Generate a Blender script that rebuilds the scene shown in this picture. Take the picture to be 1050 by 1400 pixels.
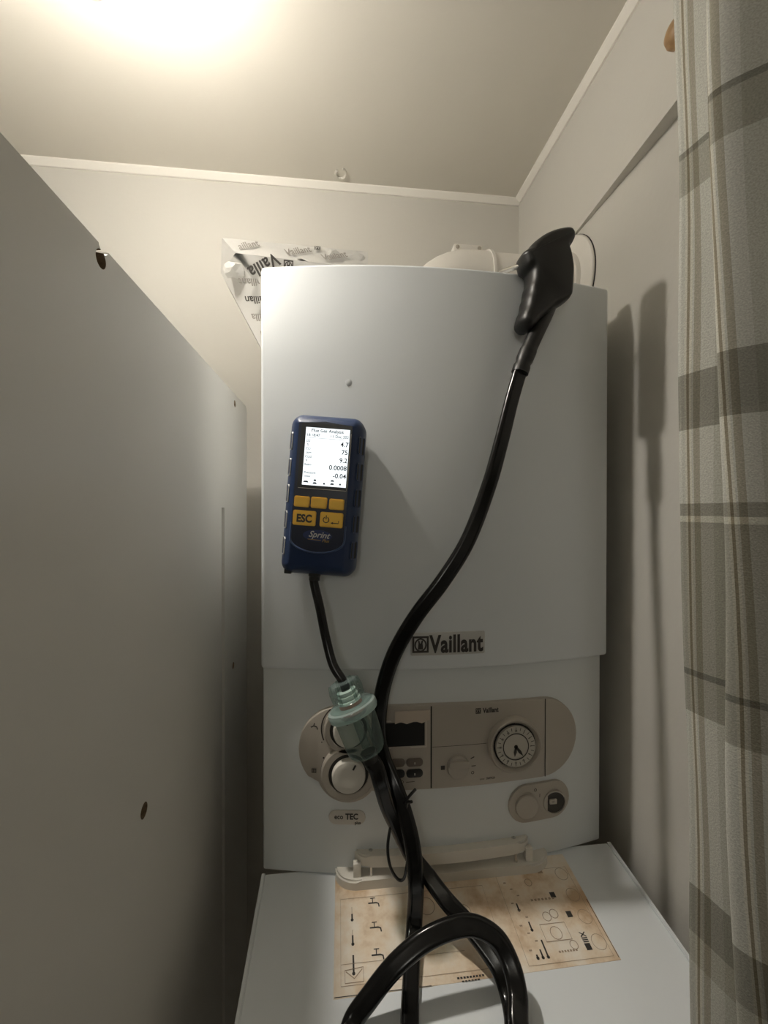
import bpy, bmesh, math
from mathutils import Vector, Matrix
for o in list(bpy.data.objects): bpy.data.objects.remove(o)
SC = bpy.context.scene
COL = SC.collection

# ------------------------------------------------------------------ camera, world, exposure
F_PX, YAW, PITCH, ROLL = 569.53, 0.10916, -0.00522, 0.00102
CAM = Vector((-0.12862, -0.50735, 0.4372))
fwd = Vector((math.sin(YAW)*math.cos(PITCH), math.cos(YAW)*math.cos(PITCH), math.sin(PITCH)))
rt0 = Vector((math.cos(YAW), -math.sin(YAW), 0)); up0 = rt0.cross(fwd)
rt = math.cos(ROLL)*rt0 + math.sin(ROLL)*up0
up = -math.sin(ROLL)*rt0 + math.cos(ROLL)*up0
cd = bpy.data.cameras.new('camera'); cam = bpy.data.objects.new('camera', cd); COL.objects.link(cam)
cam.matrix_world = Matrix((( rt.x, up.x, -fwd.x, CAM.x), (rt.y, up.y, -fwd.y, CAM.y), (rt.z, up.z, -fwd.z, CAM.z), (0, 0, 0, 1)))
cd.sensor_fit = 'VERTICAL'; cd.sensor_height = 36; cd.lens = F_PX/1400*36; cd.clip_start = 0.01
SC.camera = cam
w = bpy.data.worlds.new('world'); SC.world = w; w.use_nodes = True
w.node_tree.nodes['Background'].inputs[0].default_value = (0.9, 0.95, 1, 1)
w.node_tree.nodes['Background'].inputs[1].default_value = 0.02
vs = SC.view_settings; vs.view_transform = 'Standard'; vs.look = 'None'; vs.gamma = 1; vs.use_curve_mapping = False
vs.exposure = 0.0
SC.cycles.use_denoising = True
SC.cycles.max_bounces = 12; SC.cycles.diffuse_bounces = 8
LAMP = Vector((-0.380, -0.060, 0.985)); LAMP_R = 0.019; LAMP_AXIS = Vector((0.14, -0.26, -0.955)); LAMP_BACK = 0.32; LAMP_BAFFLE = 0.017; LAMP_STRENGTH = 1580.0; LAMP_COLOR = (1.0, 0.94, 0.845)
FILL_LAMP = Vector((-0.55, -2.0, 0.80)); FILL_R = 0.12; FILL_STRENGTH = 12.0  # unseen fill lamp added behind the camera for soft frontal light

# ------------------------------------------------------------------ materials
def mat(name, col, rough=0.5, metal=0.0, bump=0.0, bscale=200, var=0.0, vscale=8, emit=None, estr=0, spec=0.5, coat=0.0):
    m = bpy.data.materials.new(name); m.use_nodes = True
    nt = m.node_tree; b = nt.nodes['Principled BSDF']
    b.inputs['Base Color'].default_value = (*col, 1); b.inputs['Roughness'].default_value = rough
    b.inputs['Metallic'].default_value = metal; b.inputs['Specular IOR Level'].default_value = spec
    b.inputs['Coat Weight'].default_value = coat
    tc = nt.nodes.new('ShaderNodeTexCoord')
    if var > 0:
        n = nt.nodes.new('ShaderNodeTexNoise'); n.inputs['Scale'].default_value = vscale; n.inputs['Detail'].default_value = 4
        nt.links.new(tc.outputs['Object'], n.inputs['Vector'])
        r = nt.nodes.new('ShaderNodeMapRange'); r.inputs['From Min'].default_value = 0.3; r.inputs['From Max'].default_value = 0.7
        r.inputs['To Min'].default_value = 1-var; r.inputs['To Max'].default_value = 1+var*0.3
        nt.links.new(n.outputs['Fac'], r.inputs['Value'])
        mx = nt.nodes.new('ShaderNodeVectorMath'); mx.operation = 'SCALE'; mx.inputs[0].default_value = col
        nt.links.new(r.outputs['Result'], mx.inputs['Scale']); nt.links.new(mx.outputs[0], b.inputs['Base Color'])
    if bump > 0:
        n2 = nt.nodes.new('ShaderNodeTexNoise'); n2.inputs['Scale'].default_value = bscale; n2.inputs['Detail'].default_value = 3
        nt.links.new(tc.outputs['Object'], n2.inputs['Vector'])
        bp = nt.nodes.new('ShaderNodeBump'); bp.inputs['Strength'].default_value = bump; bp.inputs['Distance'].default_value = 0.001
        nt.links.new(n2.outputs['Fac'], bp.inputs['Height']); nt.links.new(bp.outputs['Normal'], b.inputs['Normal'])
    if emit:
        b.inputs['Emission Color'].default_value = (*emit, 1); b.inputs['Emission Strength'].default_value = estr
    return m
M = {}
M['wall'] = mat('wall_paint', (0.60, 0.58, 0.535), 0.75, bump=0.25, bscale=120, var=0.03, vscale=5)
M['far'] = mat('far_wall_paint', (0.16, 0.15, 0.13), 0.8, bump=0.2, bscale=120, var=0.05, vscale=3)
M['ceil'] = mat('ceiling_paint', (0.66, 0.63, 0.565), 0.8, bump=0.25, bscale=90, var=0.03, vscale=4)
M['trim'] = mat('trim_gloss', (0.84, 0.81, 0.75), 0.4, bump=0.1, bscale=40)
M['floor'] = mat('floor_vinyl', (0.16, 0.13, 0.10), 0.5, var=0.2, vscale=6)
M['melamine'] = mat('white_melamine', (0.70, 0.685, 0.65), 0.42, bump=0.06, bscale=300)
M['chip'] = mat('chipboard', (0.30, 0.22, 0.14), 0.9, bump=0.6, bscale=400, var=0.4, vscale=150)
M['white'] = mat('boiler_enamel', (0.725, 0.755, 0.775), 0.38, bump=0.03, bscale=500, spec=0.4)
M['white2'] = mat('boiler_fascia_plastic', (0.685, 0.71, 0.71), 0.45, bump=0.03, bscale=500, spec=0.4)
M['plast'] = mat('flue_plastic', (0.74, 0.71, 0.66), 0.4, var=0.05, vscale=20)
M['beige'] = mat('champagne_plastic', (0.43, 0.39, 0.335), 0.42, bump=0.04, bscale=900, metal=0.15)
M['beige_l'] = mat('champagne_light', (0.60, 0.56, 0.50), 0.4)
M['knob'] = mat('knob_plastic', (0.66, 0.63, 0.57), 0.4)
M['ivory'] = mat('hinge_plastic', (0.66, 0.63, 0.57), 0.45, var=0.05, vscale=30)
M['black'] = mat('black_plastic', (0.012, 0.012, 0.012), 0.35)
M['dark'] = mat('dark_gap', (0.02, 0.018, 0.015), 0.7)
M['gauge'] = mat('gauge_recess', (0.045, 0.04, 0.032), 0.6)
M['dial'] = mat('timer_dial_plastic', (0.50, 0.47, 0.41), 0.4)
M['brownkey'] = mat('brown_key', (0.13, 0.105, 0.085), 0.45)
M['ink'] = mat('dark_ink', (0.035, 0.03, 0.026), 0.6)
M['greyink'] = mat('grey_ink', (0.23, 0.21, 0.19), 0.7)
M['faintink'] = mat('faint_ink', (0.36, 0.27, 0.19), 0.7)
M['silver'] = mat('badge_silver', (0.56, 0.555, 0.53), 0.35, metal=0.25)
M['steel'] = mat('steel', (0.65, 0.63, 0.6), 0.25, metal=1.0)
M['hose'] = mat('black_rubber_hose', (0.007, 0.0068, 0.0065), 0.20, bump=0.03, bscale=200, spec=0.4)
M['handle'] = mat('black_handle', (0.009, 0.0088, 0.008), 0.42, bump=0.05, bscale=900)
M['blue'] = mat('navy_rubber_boot', (0.011, 0.029, 0.088), 0.38, bump=0.05, bscale=900)
M['navy'] = mat('navy_faceplate', (0.006, 0.011, 0.032), 0.3)
M['yellow'] = mat('yellow_keys', (0.78, 0.47, 0.05), 0.42)
M['lcdtext'] = mat('lcd_text', (0.05, 0.06, 0.09), 0.5)
M['screen'] = mat('backlit_screen', (0.6, 0.65, 0.7), 0.3, emit=(0.90, 0.97, 1.0), estr=1.15)
M['paper'] = mat('wrapping_paper', (0.52, 0.51, 0.485), 0.55, bump=1.0, bscale=45, var=0.06, vscale=30)
M['wood'] = mat('varnished_wood', (0.40, 0.24, 0.11), 0.45, var=0.3, vscale=60)
M['brown'] = mat('brown_filter', (0.24, 0.07, 0.025), 0.7)
M['coil'] = mat('pale_insert', (0.62, 0.70, 0.66), 0.3)
M['bulb'] = mat('lit_bulb', (1, 1, 1), 0.5, emit=LAMP_COLOR, estr=LAMP_STRENGTH)
M['bulb_back'] = mat('frosted_glass_back', (0.9, 0.9, 0.9), 0.5, emit=LAMP_COLOR, estr=LAMP_STRENGTH*LAMP_BACK)
M['film'] = mat('peeling_film', (0.55, 0.47, 0.39), 0.15, bump=1.0, bscale=60)

def sticker_material():
    m = mat('aged_sticker', (0.62, 0.5, 0.36), 0.55)
    nt = m.node_tree; b = nt.nodes['Principled BSDF']; tc = nt.nodes.new('ShaderNodeTexCoord')
    n = nt.nodes.new('ShaderNodeTexNoise'); n.inputs['Scale'].default_value = 24; n.inputs['Detail'].default_value = 6; n.inputs['Roughness'].default_value = 0.6
    nt.links.new(tc.outputs['Object'], n.inputs['Vector'])
    r = nt.nodes.new('ShaderNodeValToRGB'); e = r.color_ramp.elements
    e[0].position = 0.36; e[0].color = (0.56, 0.39, 0.24, 1); e[1].position = 0.64; e[1].color = (0.82, 0.75, 0.65, 1)
    k = e.new(0.5); k.color = (0.76, 0.63, 0.48, 1)
    nt.links.new(n.outputs['Fac'], r.inputs['Fac']); nt.links.new(r.outputs['Color'], b.inputs['Base Color'])
    return m
M['sticker'] = sticker_material()

def clear_material(name='green_clear_plastic', lo=0.07, hi=0.55, col=(0.28, 0.36, 0.345)):
    m = bpy.data.materials.new(name); m.use_nodes = True; nt = m.node_tree
    b = nt.nodes['Principled BSDF']; b.inputs['Base Color'].default_value = (*col, 1); b.inputs['Roughness'].default_value = 0.05; b.inputs['Specular IOR Level'].default_value = 0.9
    t = nt.nodes.new('ShaderNodeBsdfTransparent'); t.inputs[0].default_value = (0.83, 0.885, 0.868, 1)
    lw = nt.nodes.new('ShaderNodeLayerWeight'); lw.inputs[0].default_value = 0.35
    mr = nt.nodes.new('ShaderNodeMapRange'); mr.inputs['To Min'].default_value = lo; mr.inputs['To Max'].default_value = hi
    mx = nt.nodes.new('ShaderNodeMixShader'); out = nt.nodes['Material Output']
    nt.links.new(lw.outputs['Facing'], mr.inputs['Value']); nt.links.new(mr.outputs['Result'], mx.inputs[0])
    nt.links.new(t.outputs[0], mx.inputs[1]); nt.links.new(b.outputs[0], mx.inputs[2]); nt.links.new(mx.outputs[0], out.inputs[0])
    return m
M['clear'] = clear_material()
M['ring_highlight'] = clear_material('green_ring_highlight', 0.35, 0.8, (0.44, 0.53, 0.505))  # paler, more opaque collar: its highlight is put into the colour

# curtain: u across, v up (metres). Stripes woven into the cloth.
V_BANDS = []  # (v_low, v_high, factor) filled below
def py2v(py): return 0.437 + 0.000456*(697-py)
def curtain_material():
    m = bpy.data.materials.new('plaid_cloth'); m.use_nodes = True; nt = m.node_tree
    b = nt.nodes['Principled BSDF']; b.inputs['Roughness'].default_value = 0.95; b.inputs['Specular IOR Level'].default_value = 0.1
    uv = nt.nodes.new('ShaderNodeUVMap'); sep = nt.nodes.new('ShaderNodeSeparateXYZ'); nt.links.new(uv.outputs[0], sep.inputs[0])
    def ramp(sock, lo, hi, bands, base):
        mr = nt.nodes.new('ShaderNodeMapRange'); mr.inputs['From Min'].default_value = lo; mr.inputs['From Max'].default_value = hi
        nt.links.new(sock, mr.inputs['Value'])
        r = nt.nodes.new('ShaderNodeValToRGB'); r.color_ramp.interpolation = 'CONSTANT'; e = r.color_ramp.elements
        while len(e) > 1: e.remove(e[-1])
        e[0].position = 0; e[0].color = (*base, 1)
        for a, z, c in bands:
            k = e.new((a-lo)/(hi-lo)); k.color = (*c, 1)
            if not any(abs(a2-z) < 1e-5 for a2, _, _ in bands):
                k = e.new((z-lo)/(hi-lo)); k.color = (*base, 1)
        nt.links.new(mr.outputs['Result'], r.inputs['Fac']); return r.outputs['Color']
    g = lambda f: (f, f*0.985, f*0.94)
    rows = [(1345, 1300, .80), (1332, 1318, .50), (1312, 1302, .50), (1296, 1228, .55), (987, 934, .62), (934, 925, .34), (925, 728, .62),
            (728, 722, 1.0), (722, 714, .58), (714, 708, 1.0), (708, 693, .55), (601, 594, .55), (590, 583, .55), (577, 515, .52), (262, 210, .70), (210, 203, .45)]
    rows = [(py2v(a), py2v(z), g(f)) for a, z, f in rows]
    rows.sort()
    fix = []
    for r_ in rows:
        if fix and r_[0] < fix[-1][1]: r_ = (fix[-1][1], r_[1], r_[2])
        if r_[1] > r_[0]: fix.append(r_)
    cv = ramp(sep.outputs[1], 0.0, 1.0, fix, (1, 1, 1))
    cols = []
    for k in range(1):
        o = 0.0
        cols += [(o+.0036, o+.0050, (1.14, 1.12, 1.08)), (o+.0050, o+.0064, (.58, .52, .43)), (o+.0064, o+.0078, (1.14, 1.12, 1.08)), (o+.0088, o+.0126, (.70, .665, .60)), (o+.0200, o+.0330, (.86, .86, .83))]
    md = nt.nodes.new('ShaderNodeMath'); md.operation = 'FLOORED_MODULO'; md.inputs[1].default_value = 0.056; nt.links.new(sep.outputs[0], md.inputs[0])
    cu = ramp(md.outputs[0], 0.0, 0.056, cols, (1, 1, 1))
    mx = nt.nodes.new('ShaderNodeMix'); mx.data_type = 'RGBA'; mx.blend_type = 'MULTIPLY'; mx.inputs['Factor'].default_value = 1
    nt.links.new(cv, mx.inputs[6]); nt.links.new(cu, mx.inputs[7])
    # weave speckle
    vm = nt.nodes.new('ShaderNodeVectorMath'); vm.operation = 'MULTIPLY'; vm.inputs[1].default_value = (1500, 1500, 1)
    nt.links.new(uv.outputs[0], vm.inputs[0])
    nz = nt.nodes.new('ShaderNodeTexNoise'); nz.inputs['Scale'].default_value = 0.7; nz.inputs['Detail'].default_value = 2
    nt.links.new(vm.outputs[0], nz.inputs['Vector'])
    mr = nt.nodes.new('ShaderNodeMapRange'); mr.inputs['From Min'].default_value = .3; mr.inputs['From Max'].default_value = .7
    mr.inputs['To Min'].default_value = .80; mr.inputs['To Max'].default_value = 1.10
    nt.links.new(nz.outputs['Fac'], mr.inputs['Value'])
    sc = nt.nodes.new('ShaderNodeVectorMath'); sc.operation = 'SCALE'; nt.links.new(mx.outputs[2], sc.inputs[0]); nt.links.new(mr.outputs['Result'], sc.inputs['Scale'])
    s2 = nt.nodes.new('ShaderNodeVectorMath'); s2.operation = 'MULTIPLY'; s2.inputs[1].default_value = (0.46, 0.455, 0.41)
    nt.links.new(sc.outputs[0], s2.inputs[0]); nt.links.new(s2.outputs[0], b.inputs['Base Color'])
    bp = nt.nodes.new('ShaderNodeBump'); bp.inputs['Strength'].default_value = .5; bp.inputs['Distance'].default_value = .0004
    nt.links.new(nz.outputs['Fac'], bp.inputs['Height']); nt.links.new(bp.outputs['Normal'], b.inputs['Normal'])
    return m

# ------------------------------------------------------------------ helpers
ORG = {}
def thing(name, label, cat, loc):
    o = bpy.data.objects.new(name, None); COL.objects.link(o); o.location = loc; o.empty_display_size = 0.02
    o['label'] = label; o['category'] = cat; ORG[o.name] = Vector(loc); return o
def tag(o, label, cat): o['label'] = label; o['category'] = cat; return o
def obj(name, bm, m, parent=None, smooth=True, label=None, angle=35):
    """bm in world metres -> one mesh object"""
    me = bpy.data.meshes.new(name)
    L = Vector((0, 0, 0))
    if parent is not None: L = ORG[parent.name]
    bmesh.ops.recalc_face_normals(bm, faces=bm.faces)
    if L.length: bmesh.ops.translate(bm, verts=bm.verts, vec=-L)
    bm.to_mesh(me); bm.free()
    if smooth:
        for p in me.polygons: p.use_smooth = True
        me.set_sharp_from_angle(angle=math.radians(angle))
    me.materials.append(m)
    o = bpy.data.objects.new(name, me); COL.objects.link(o)
    if parent is not None: o.parent = parent; ORG[o.name] = L
    if label: o['label'] = label
    return o
def struct(name, bm, m):
    o = obj(name, bm, m, smooth=False); o['kind'] = 'structure'; ORG[o.name] = Vector((0, 0, 0)); return o
def box(bm, x0, x1, y0, y1, z0, z1, bev=0, seg=2):
    r = bmesh.ops.create_cube(bm, size=1)
    for v in r['verts']: v.co = Vector(((x0+x1)/2+v.co.x*(x1-x0), (y0+y1)/2+v.co.y*(y1-y0), (z0+z1)/2+v.co.z*(z1-z0)))
    if bev:
        es = list({e for v in r['verts'] for e in v.link_edges})
        bmesh.ops.bevel(bm, geom=es, offset=bev, segments=seg, affect='EDGES', profile=0.5)
    return bm
def nb(): return bmesh.new()
def catmull(P, n=8):
    P = [Vector(p) for p in P]; Q = [2*P[0]-P[1]]+P+[2*P[-1]-P[-2]]; out = []
    for i in range(1, len(Q)-2):
        a, b, c, d = Q[i-1:i+3]
        for k in range(n):
            t = k/n
            out.append(0.5*((2*b)+(c-a)*t+(2*a-5*b+4*c-d)*t*t+(3*b-a-3*c+d)*t**3))
    out.append(P[-1]); return out
def sweep(bm, path, section, normal=None, twist=None, closed=False, scale=None):
    """section: list of (a,b); a along the wide direction (tangent x normal), b along the normal"""
    n = len(path); rings = []; prev = None
    for i, p in enumerate(path):
        if closed: t = (path[(i+1) % n]-path[i-1]).normalized()
        else: t = (path[min(i+1, n-1)]-path[max(i-1, 0)]).normalized()
        if normal is not None: nn = Vector(normal)
        else: nn = prev if prev is not None else (Vector((0, -1, 0.3)) if abs(t.y) < 0.9 else Vector((0, 0, 1)))
        nn = (nn - t*nn.dot(t)).normalized(); prev = nn
        s = t.cross(nn)
        a = twist(i/(n-1)) if twist else 0
        s2 = s*math.cos(a)+nn*math.sin(a); n2 = -s*math.sin(a)+nn*math.cos(a)
        k = scale(i/(n-1)) if scale else 1
        rings.append([bm.verts.new(p+s2*u*k+n2*v*k) for u, v in section])
    m = len(section)
    for i in range(n if closed else n-1):
        A, B = rings[i], rings[(i+1) % n]
        for j in range(m): bm.faces.new((A[j], A[(j+1) % m], B[(j+1) % m], B[j]))
    if not closed: bm.faces.new(rings[0]); bm.faces.new(rings[-1])
    return bm
def circ(r, n=12): return [(r*math.cos(2*math.pi*k/n), r*math.sin(2*math.pi*k/n)) for k in range(n)]
def tube(bm, pts, r, n=12, smooth=0, closed=False):
    P = catmull(pts, smooth) if smooth else [Vector(p) for p in pts]
    return sweep(bm, P, circ(r, n), closed=closed)
def frame(d):
    d = Vector(d).normalized(); a = Vector((1, 0, 0)) if abs(d.x) < .8 else Vector((0, 0, 1))
    u = (a-d*a.dot(d)).normalized(); return d, u, d.cross(u)
def lathe(bm, o, d, prof, n=32, rib=0, caps=True):
    """prof: [(s,r)] along direction d from o"""
    d, u, v = frame(d); o = Vector(o); rings = []
    for s, r in prof:
        if r < 1e-6: rings.append([bm.verts.new(o+d*s)]); continue
        rings.append([bm.verts.new(o+d*s+(u*math.cos(2*math.pi*k/n)+v*math.sin(2*math.pi*k/n))*(r*(1-rib*(k % 2)))) for k in range(n)])
    for A, B in zip(rings, rings[1:]):
        if len(A) == 1 and len(B) == 1: continue
        for k in range(n):
            if len(A) == 1: bm.faces.new((A[0], B[k], B[(k+1) % n]))
            elif len(B) == 1: bm.faces.new((A[k], A[(k+1) % n], B[0]))
            else: bm.faces.new((A[k], A[(k+1) % n], B[(k+1) % n], B[k]))
    for R_ in (rings[0], rings[-1]):
        if len(R_) > 2 and caps: bm.faces.new(R_)
    return bm
def arc(cx, cz, r, a0, a1, n=16): return [(cx+r*math.cos(math.radians(a0+(a1-a0)*k/n)), cz+r*math.sin(math.radians(a0+(a1-a0)*k/n))) for k in range(n+1)]
def rrect(x0, x1, z0, z1, r, n=5):
    return arc(x1-r, z1-r, r, 0, 90, n)+arc(x0+r, z1-r, r, 90, 180, n)+arc(x0+r, z0+r, r, 180, 270, n)+arc(x1-r, z0+r, r, 270, 360, n)
BULGE = 0.025
def bow(x, off=0.0): return off-BULGE*(1-(x/0.22)**2)
def plate(bm, outline, off, thick, bev=0, curved=True, cut=0.022, seg=2, fn=None):
    """outline in (x,z), front surface lies at bow(x)+off, body goes back by thick (towards +y)"""
    b = nb()
    vs_ = [b.verts.new((x, 0, z)) for x, z in outline]
    f = b.faces.new(vs_)
    r = bmesh.ops.extrude_face_region(b, geom=[f])
    front = [v for v in r['geom'] if isinstance(v, bmesh.types.BMVert)]
    back = set(vs_)
    for v in vs_: v.co.y = thick
    if bev:
        es = [e for e in b.edges if e.verts[0] not in back and e.verts[1] not in back]
        bmesh.ops.bevel(b, geom=es, offset=bev, segments=seg, affect='EDGES', profile=0.5, clamp_overlap=True)
    if curved:
        xs = [x for x, _ in outline]; x = min(xs)+cut
        while x < max(xs)-1e-4:
            bmesh.ops.bisect_plane(b, geom=b.verts[:]+b.edges[:]+b.faces[:], plane_co=(x, 0, 0), plane_no=(1, 0, 0), dist=1e-6); x += cut
    xm = sum(x for x, _ in outline)/len(outline)
    for v in b.verts:
        v.co.y += (fn or (lambda x: bow(x, off)))(v.co.x if curved else xm)
    merge(bm, b); return bm
def merge(bm, b):
    mp = {}
    for v in b.verts: mp[v] = bm.verts.new(v.co)
    for f in b.faces:
        try: bm.faces.new([mp[v] for v in f.verts])
        except ValueError: pass
    b.free()
_tc = {}
def text2d(body, size, bold=0.0, align='CENTER', shear=0.0, space=1.0):
    key = (body, size, bold, align, shear, space)
    if key in _tc: return _tc[key]
    c = bpy.data.curves.new('t', 'FONT'); c.body = body; c.size = size; c.align_x = align; c.align_y = 'CENTER'; c.offset = bold*size
    c.shear = shear; c.resolution_u = 3; c.space_character = space
    o = bpy.data.objects.new('t', c); COL.objects.link(o); bpy.context.view_layer.update()
    me = bpy.data.meshes.new_from_object(o.evaluated_get(bpy.context.evaluated_depsgraph_get()))
    r = ([(v.co.x, v.co.y) for v in me.vertices], [tuple(p.vertices) for p in me.polygons])
    bpy.data.objects.remove(o); bpy.data.curves.remove(c); bpy.data.meshes.remove(me); _tc[key] = r; return r
def put2d(bm, vf, fn, ox=0, oy=0, rot=0, sx=1, sy=1):
    c, s = math.cos(math.radians(rot)), math.sin(math.radians(rot)); vs_ = []
    for x, y in vf[0]:
        x *= sx; y *= sy
        vs_.append(bm.verts.new(fn(ox+c*x-s*y, oy+s*x+c*y)))
    for f in vf[1]:
        try: bm.faces.new([vs_[i] for i in f])
        except ValueError: pass
    return bm
def poly2d(bm, pts, fn): 
    bm.faces.new([bm.verts.new(fn(*p)) for p in pts]); return bm
def line2d(bm, pts, wd, fn, closed=False):
    n = len(pts); L = []; R_ = []
    for i in range(n):
        a = pts[(i-1) % n] if (closed or i > 0) else pts[i]; b = pts[(i+1) % n] if (closed or i < n-1) else pts[i]
        dx, dy = b[0]-a[0], b[1]-a[1]; l = math.hypot(dx, dy) or 1
        L.append(bm.verts.new(fn(pts[i][0]-dy/l*wd/2, pts[i][1]+dx/l*wd/2))); R_.append(bm.verts.new(fn(pts[i][0]+dy/l*wd/2, pts[i][1]-dx/l*wd/2)))
    for i in range(n if closed else n-1):
        j = (i+1) % n; bm.faces.new((L[i], R_[i], R_[j], L[j]))
    return bm
def ring2d(cx, cy, r, n=24): return [(cx+r*math.cos(2*math.pi*k/n), cy+r*math.sin(2*math.pi*k/n)) for k in range(n)]
def on_bow(off): return lambda x, z: Vector((x, bow(x, off), z))
def logo(bm, cx, cy, s, fn):
    """square emblem: frame, egg and a small eared animal inside"""
    line2d(bm, [(cx-s*.44, cy-s*.44), (cx+s*.44, cy-s*.44), (cx+s*.44, cy+s*.44), (cx-s*.44, cy+s*.44)], s*.17, fn, True)
    line2d(bm, [(cx+s*.33*math.cos(a*math.pi/10), cy-s*.03+s*.37*math.sin(a*math.pi/10)) for a in range(20)], s*.09, fn, True)
    poly2d(bm, [(cx-s*.16, cy-s*.30), (cx+s*.16, cy-s*.30), (cx+s*.14, cy), (cx+s*.05, cy+s*.06), (cx-s*.05, cy+s*.06), (cx-s*.14, cy)], fn)
    poly2d(bm, [(cx-s*.12, cy), (cx-s*.02, cy+s*.04), (cx-s*.06, cy+s*.22), (cx-s*.16, cy+s*.28)], fn)
    poly2d(bm, [(cx+s*.12, cy), (cx+s*.16, cy+s*.28), (cx+s*.06, cy+s*.22), (cx+s*.02, cy+s*.04)], fn)

# ------------------------------------------------------------------ setting
WX, WY, CZ, FZ, LX, FY = 0.2513, 0.3442, 1.0925, -1.25, -1.5, -3.2
T = 0.08
struct('floor', box(nb(), LX-T, WX+T, FY-T, WY+T, FZ-T, FZ), M['floor'])
ceiling = struct('ceiling', box(nb(), LX-T, WX+T, FY-T, WY+T, CZ, CZ+T), M['ceil'])
struct('wall_back', box(nb(), LX-T, WX+T, WY, WY+T, FZ, CZ), M['wall'])
struct('wall_right', box(nb(), WX, WX+T, FY, WY, FZ, CZ), M['wall'])
struct('wall_left', box(nb(), LX-T, LX, FY, WY, FZ, CZ), M['far'])
struct('wall_front', box(nb(), LX-T, WX+T, FY-T, FY, FZ, CZ), M['far'])
def cove(a, b, inward):
    bm = nb(); s = 0.011
    prof = [(0, 0), (s, 0), (s, -0.003), (0.003, -s), (0, -s)]
    A = [bm.verts.new(Vector(a)+Vector(inward)*p+Vector((0, 0, q))) for p, q in prof]
    B = [bm.verts.new(Vector(b)+Vector(inward)*p+Vector((0, 0, q))) for p, q in prof]
    for j in range(5): bm.faces.new((A[j], A[(j+1) % 5], B[(j+1) % 5], B[j]))
    bm.faces.new(A); bm.faces.new(B); return bm
struct('trim_1', cove((LX, WY, CZ), (WX, WY, CZ), (0, -1, 0)), M['trim'])
struct('trim_2', cove((WX, FY, CZ), (WX, WY-0.011, CZ), (-1, 0, 0)), M['trim'])
def wedge():   # wedge added to the right wall, its underside shaped to read as a dark band: thick towards the room, running out to nothing above the flue
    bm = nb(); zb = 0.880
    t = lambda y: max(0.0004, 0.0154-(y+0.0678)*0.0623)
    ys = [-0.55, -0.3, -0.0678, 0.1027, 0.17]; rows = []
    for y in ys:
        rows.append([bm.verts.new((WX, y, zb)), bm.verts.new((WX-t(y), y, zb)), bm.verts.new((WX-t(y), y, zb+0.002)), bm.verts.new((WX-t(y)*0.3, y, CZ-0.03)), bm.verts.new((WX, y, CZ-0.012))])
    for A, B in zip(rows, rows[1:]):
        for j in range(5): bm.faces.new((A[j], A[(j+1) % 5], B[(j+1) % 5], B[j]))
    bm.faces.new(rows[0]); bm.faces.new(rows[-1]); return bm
struct('shade_wedge', wedge(), M['wall'])
b = nb(); tube(b, [(-0.124+0.010*math.cos(a*0.42), 0.311+0.012*math.sin(a*0.42), CZ-0.0010) for a in range(-3, 10)], 0.0024, 8)
obj('paint_blister', b, M['ceil'], ceiling)

# ------------------------------------------------------------------ cupboard side panel
PX = -0.28632
pan = thing('cupboard', 'tall white melamine cupboard with cam holes in its side, left of the boiler', 'cupboard', (PX-0.30, -0.1, FZ))
def panel_mesh():
    b = nb(); top, ye = 0.6141, 0.2355
    out = [(-0.42, FZ), (ye, FZ)]+[(ye-0.012+0.012*math.cos(math.radians(a)), top-0.012+0.012*math.sin(math.radians(a))) for a in range(0, 91, 15)]+[(-0.42, top)]
    f = b.faces.new([b.verts.new((PX, y, z)) for y, z in out])
    r = bmesh.ops.extrude_face_region(b, geom=[f])
    for v in r['geom']:
        if isinstance(v, bmesh.types.BMVert): v.co.x -= 0.018
    bmesh.ops.recalc_face_normals(b, faces=b.faces)
    cut = nb()
    for y, z in [(-0.2093, 0.6045), (-0.1489, 0.1913)]: lathe(cut, (PX+0.002, y, z), (-1, 0, 0), [(0, 0.0061), (0.0145, 0.0061)], 24)
    for y, z in [(0.1525, 0.5994), (0.1422, 0.2015)]: lathe(cut, (PX+0.002, y, z), (-1, 0, 0), [(0, 0.0052), (0.0145, 0.0052)], 20)
    box(cut, PX-0.004, PX+0.002, 0.0795, 0.0935, -1.0, 0.44)
    # chipped edge above the front hole
    lathe(cut, (PX+0.003, -0.2062, 0.6160), (-1, 0, -0.1), [(0, 0.0068), (0.010, 0.0050), (0.014, 0.001)], 9)
    bmesh.ops.recalc_face_normals(cut, faces=cut.faces)
    ma, mc = bpy.data.meshes.new('a'), bpy.data.meshes.new('c'); b.to_mesh(ma); cut.to_mesh(mc); b.free(); cut.free()
    oa, oc = bpy.data.objects.new('a', ma), bpy.data.objects.new('c', mc); COL.objects.link(oa); COL.objects.link(oc)
    md = oa.modifiers.new('x', 'BOOLEAN'); md.object = oc; md.operation = 'DIFFERENCE'; md.solver = 'EXACT'; md.use_self = True
    bpy.context.view_layer.update()
    me = bpy.data.meshes.new_from_object(oa.evaluated_get(bpy.context.evaluated_depsgraph_get()))
    bpy.data.objects.remove(oa); bpy.data.objects.remove(oc)
    bb = nb(); bb.from_mesh(me); return bb
board = obj('side_panel', panel_mesh(), M['melamine'], pan, smooth=False)
board.data.materials.append(M['chip'])
for p in board.data.polygons:      # raw chipboard shows inside the bored holes
    c = p.center+ORG[pan.name]; n = p.normal
    deep = PX-0.0135 < c.x < PX-0.0002
    inhole = any((c.y-y)**2+(c.z-z)**2 < 0.0079**2 for y, z in [(-0.2093, 0.6035), (-0.1489, 0.1913), (0.1525, 0.5994), (0.1422, 0.2015)])
    if deep and inhole: p.material_index = 1

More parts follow.
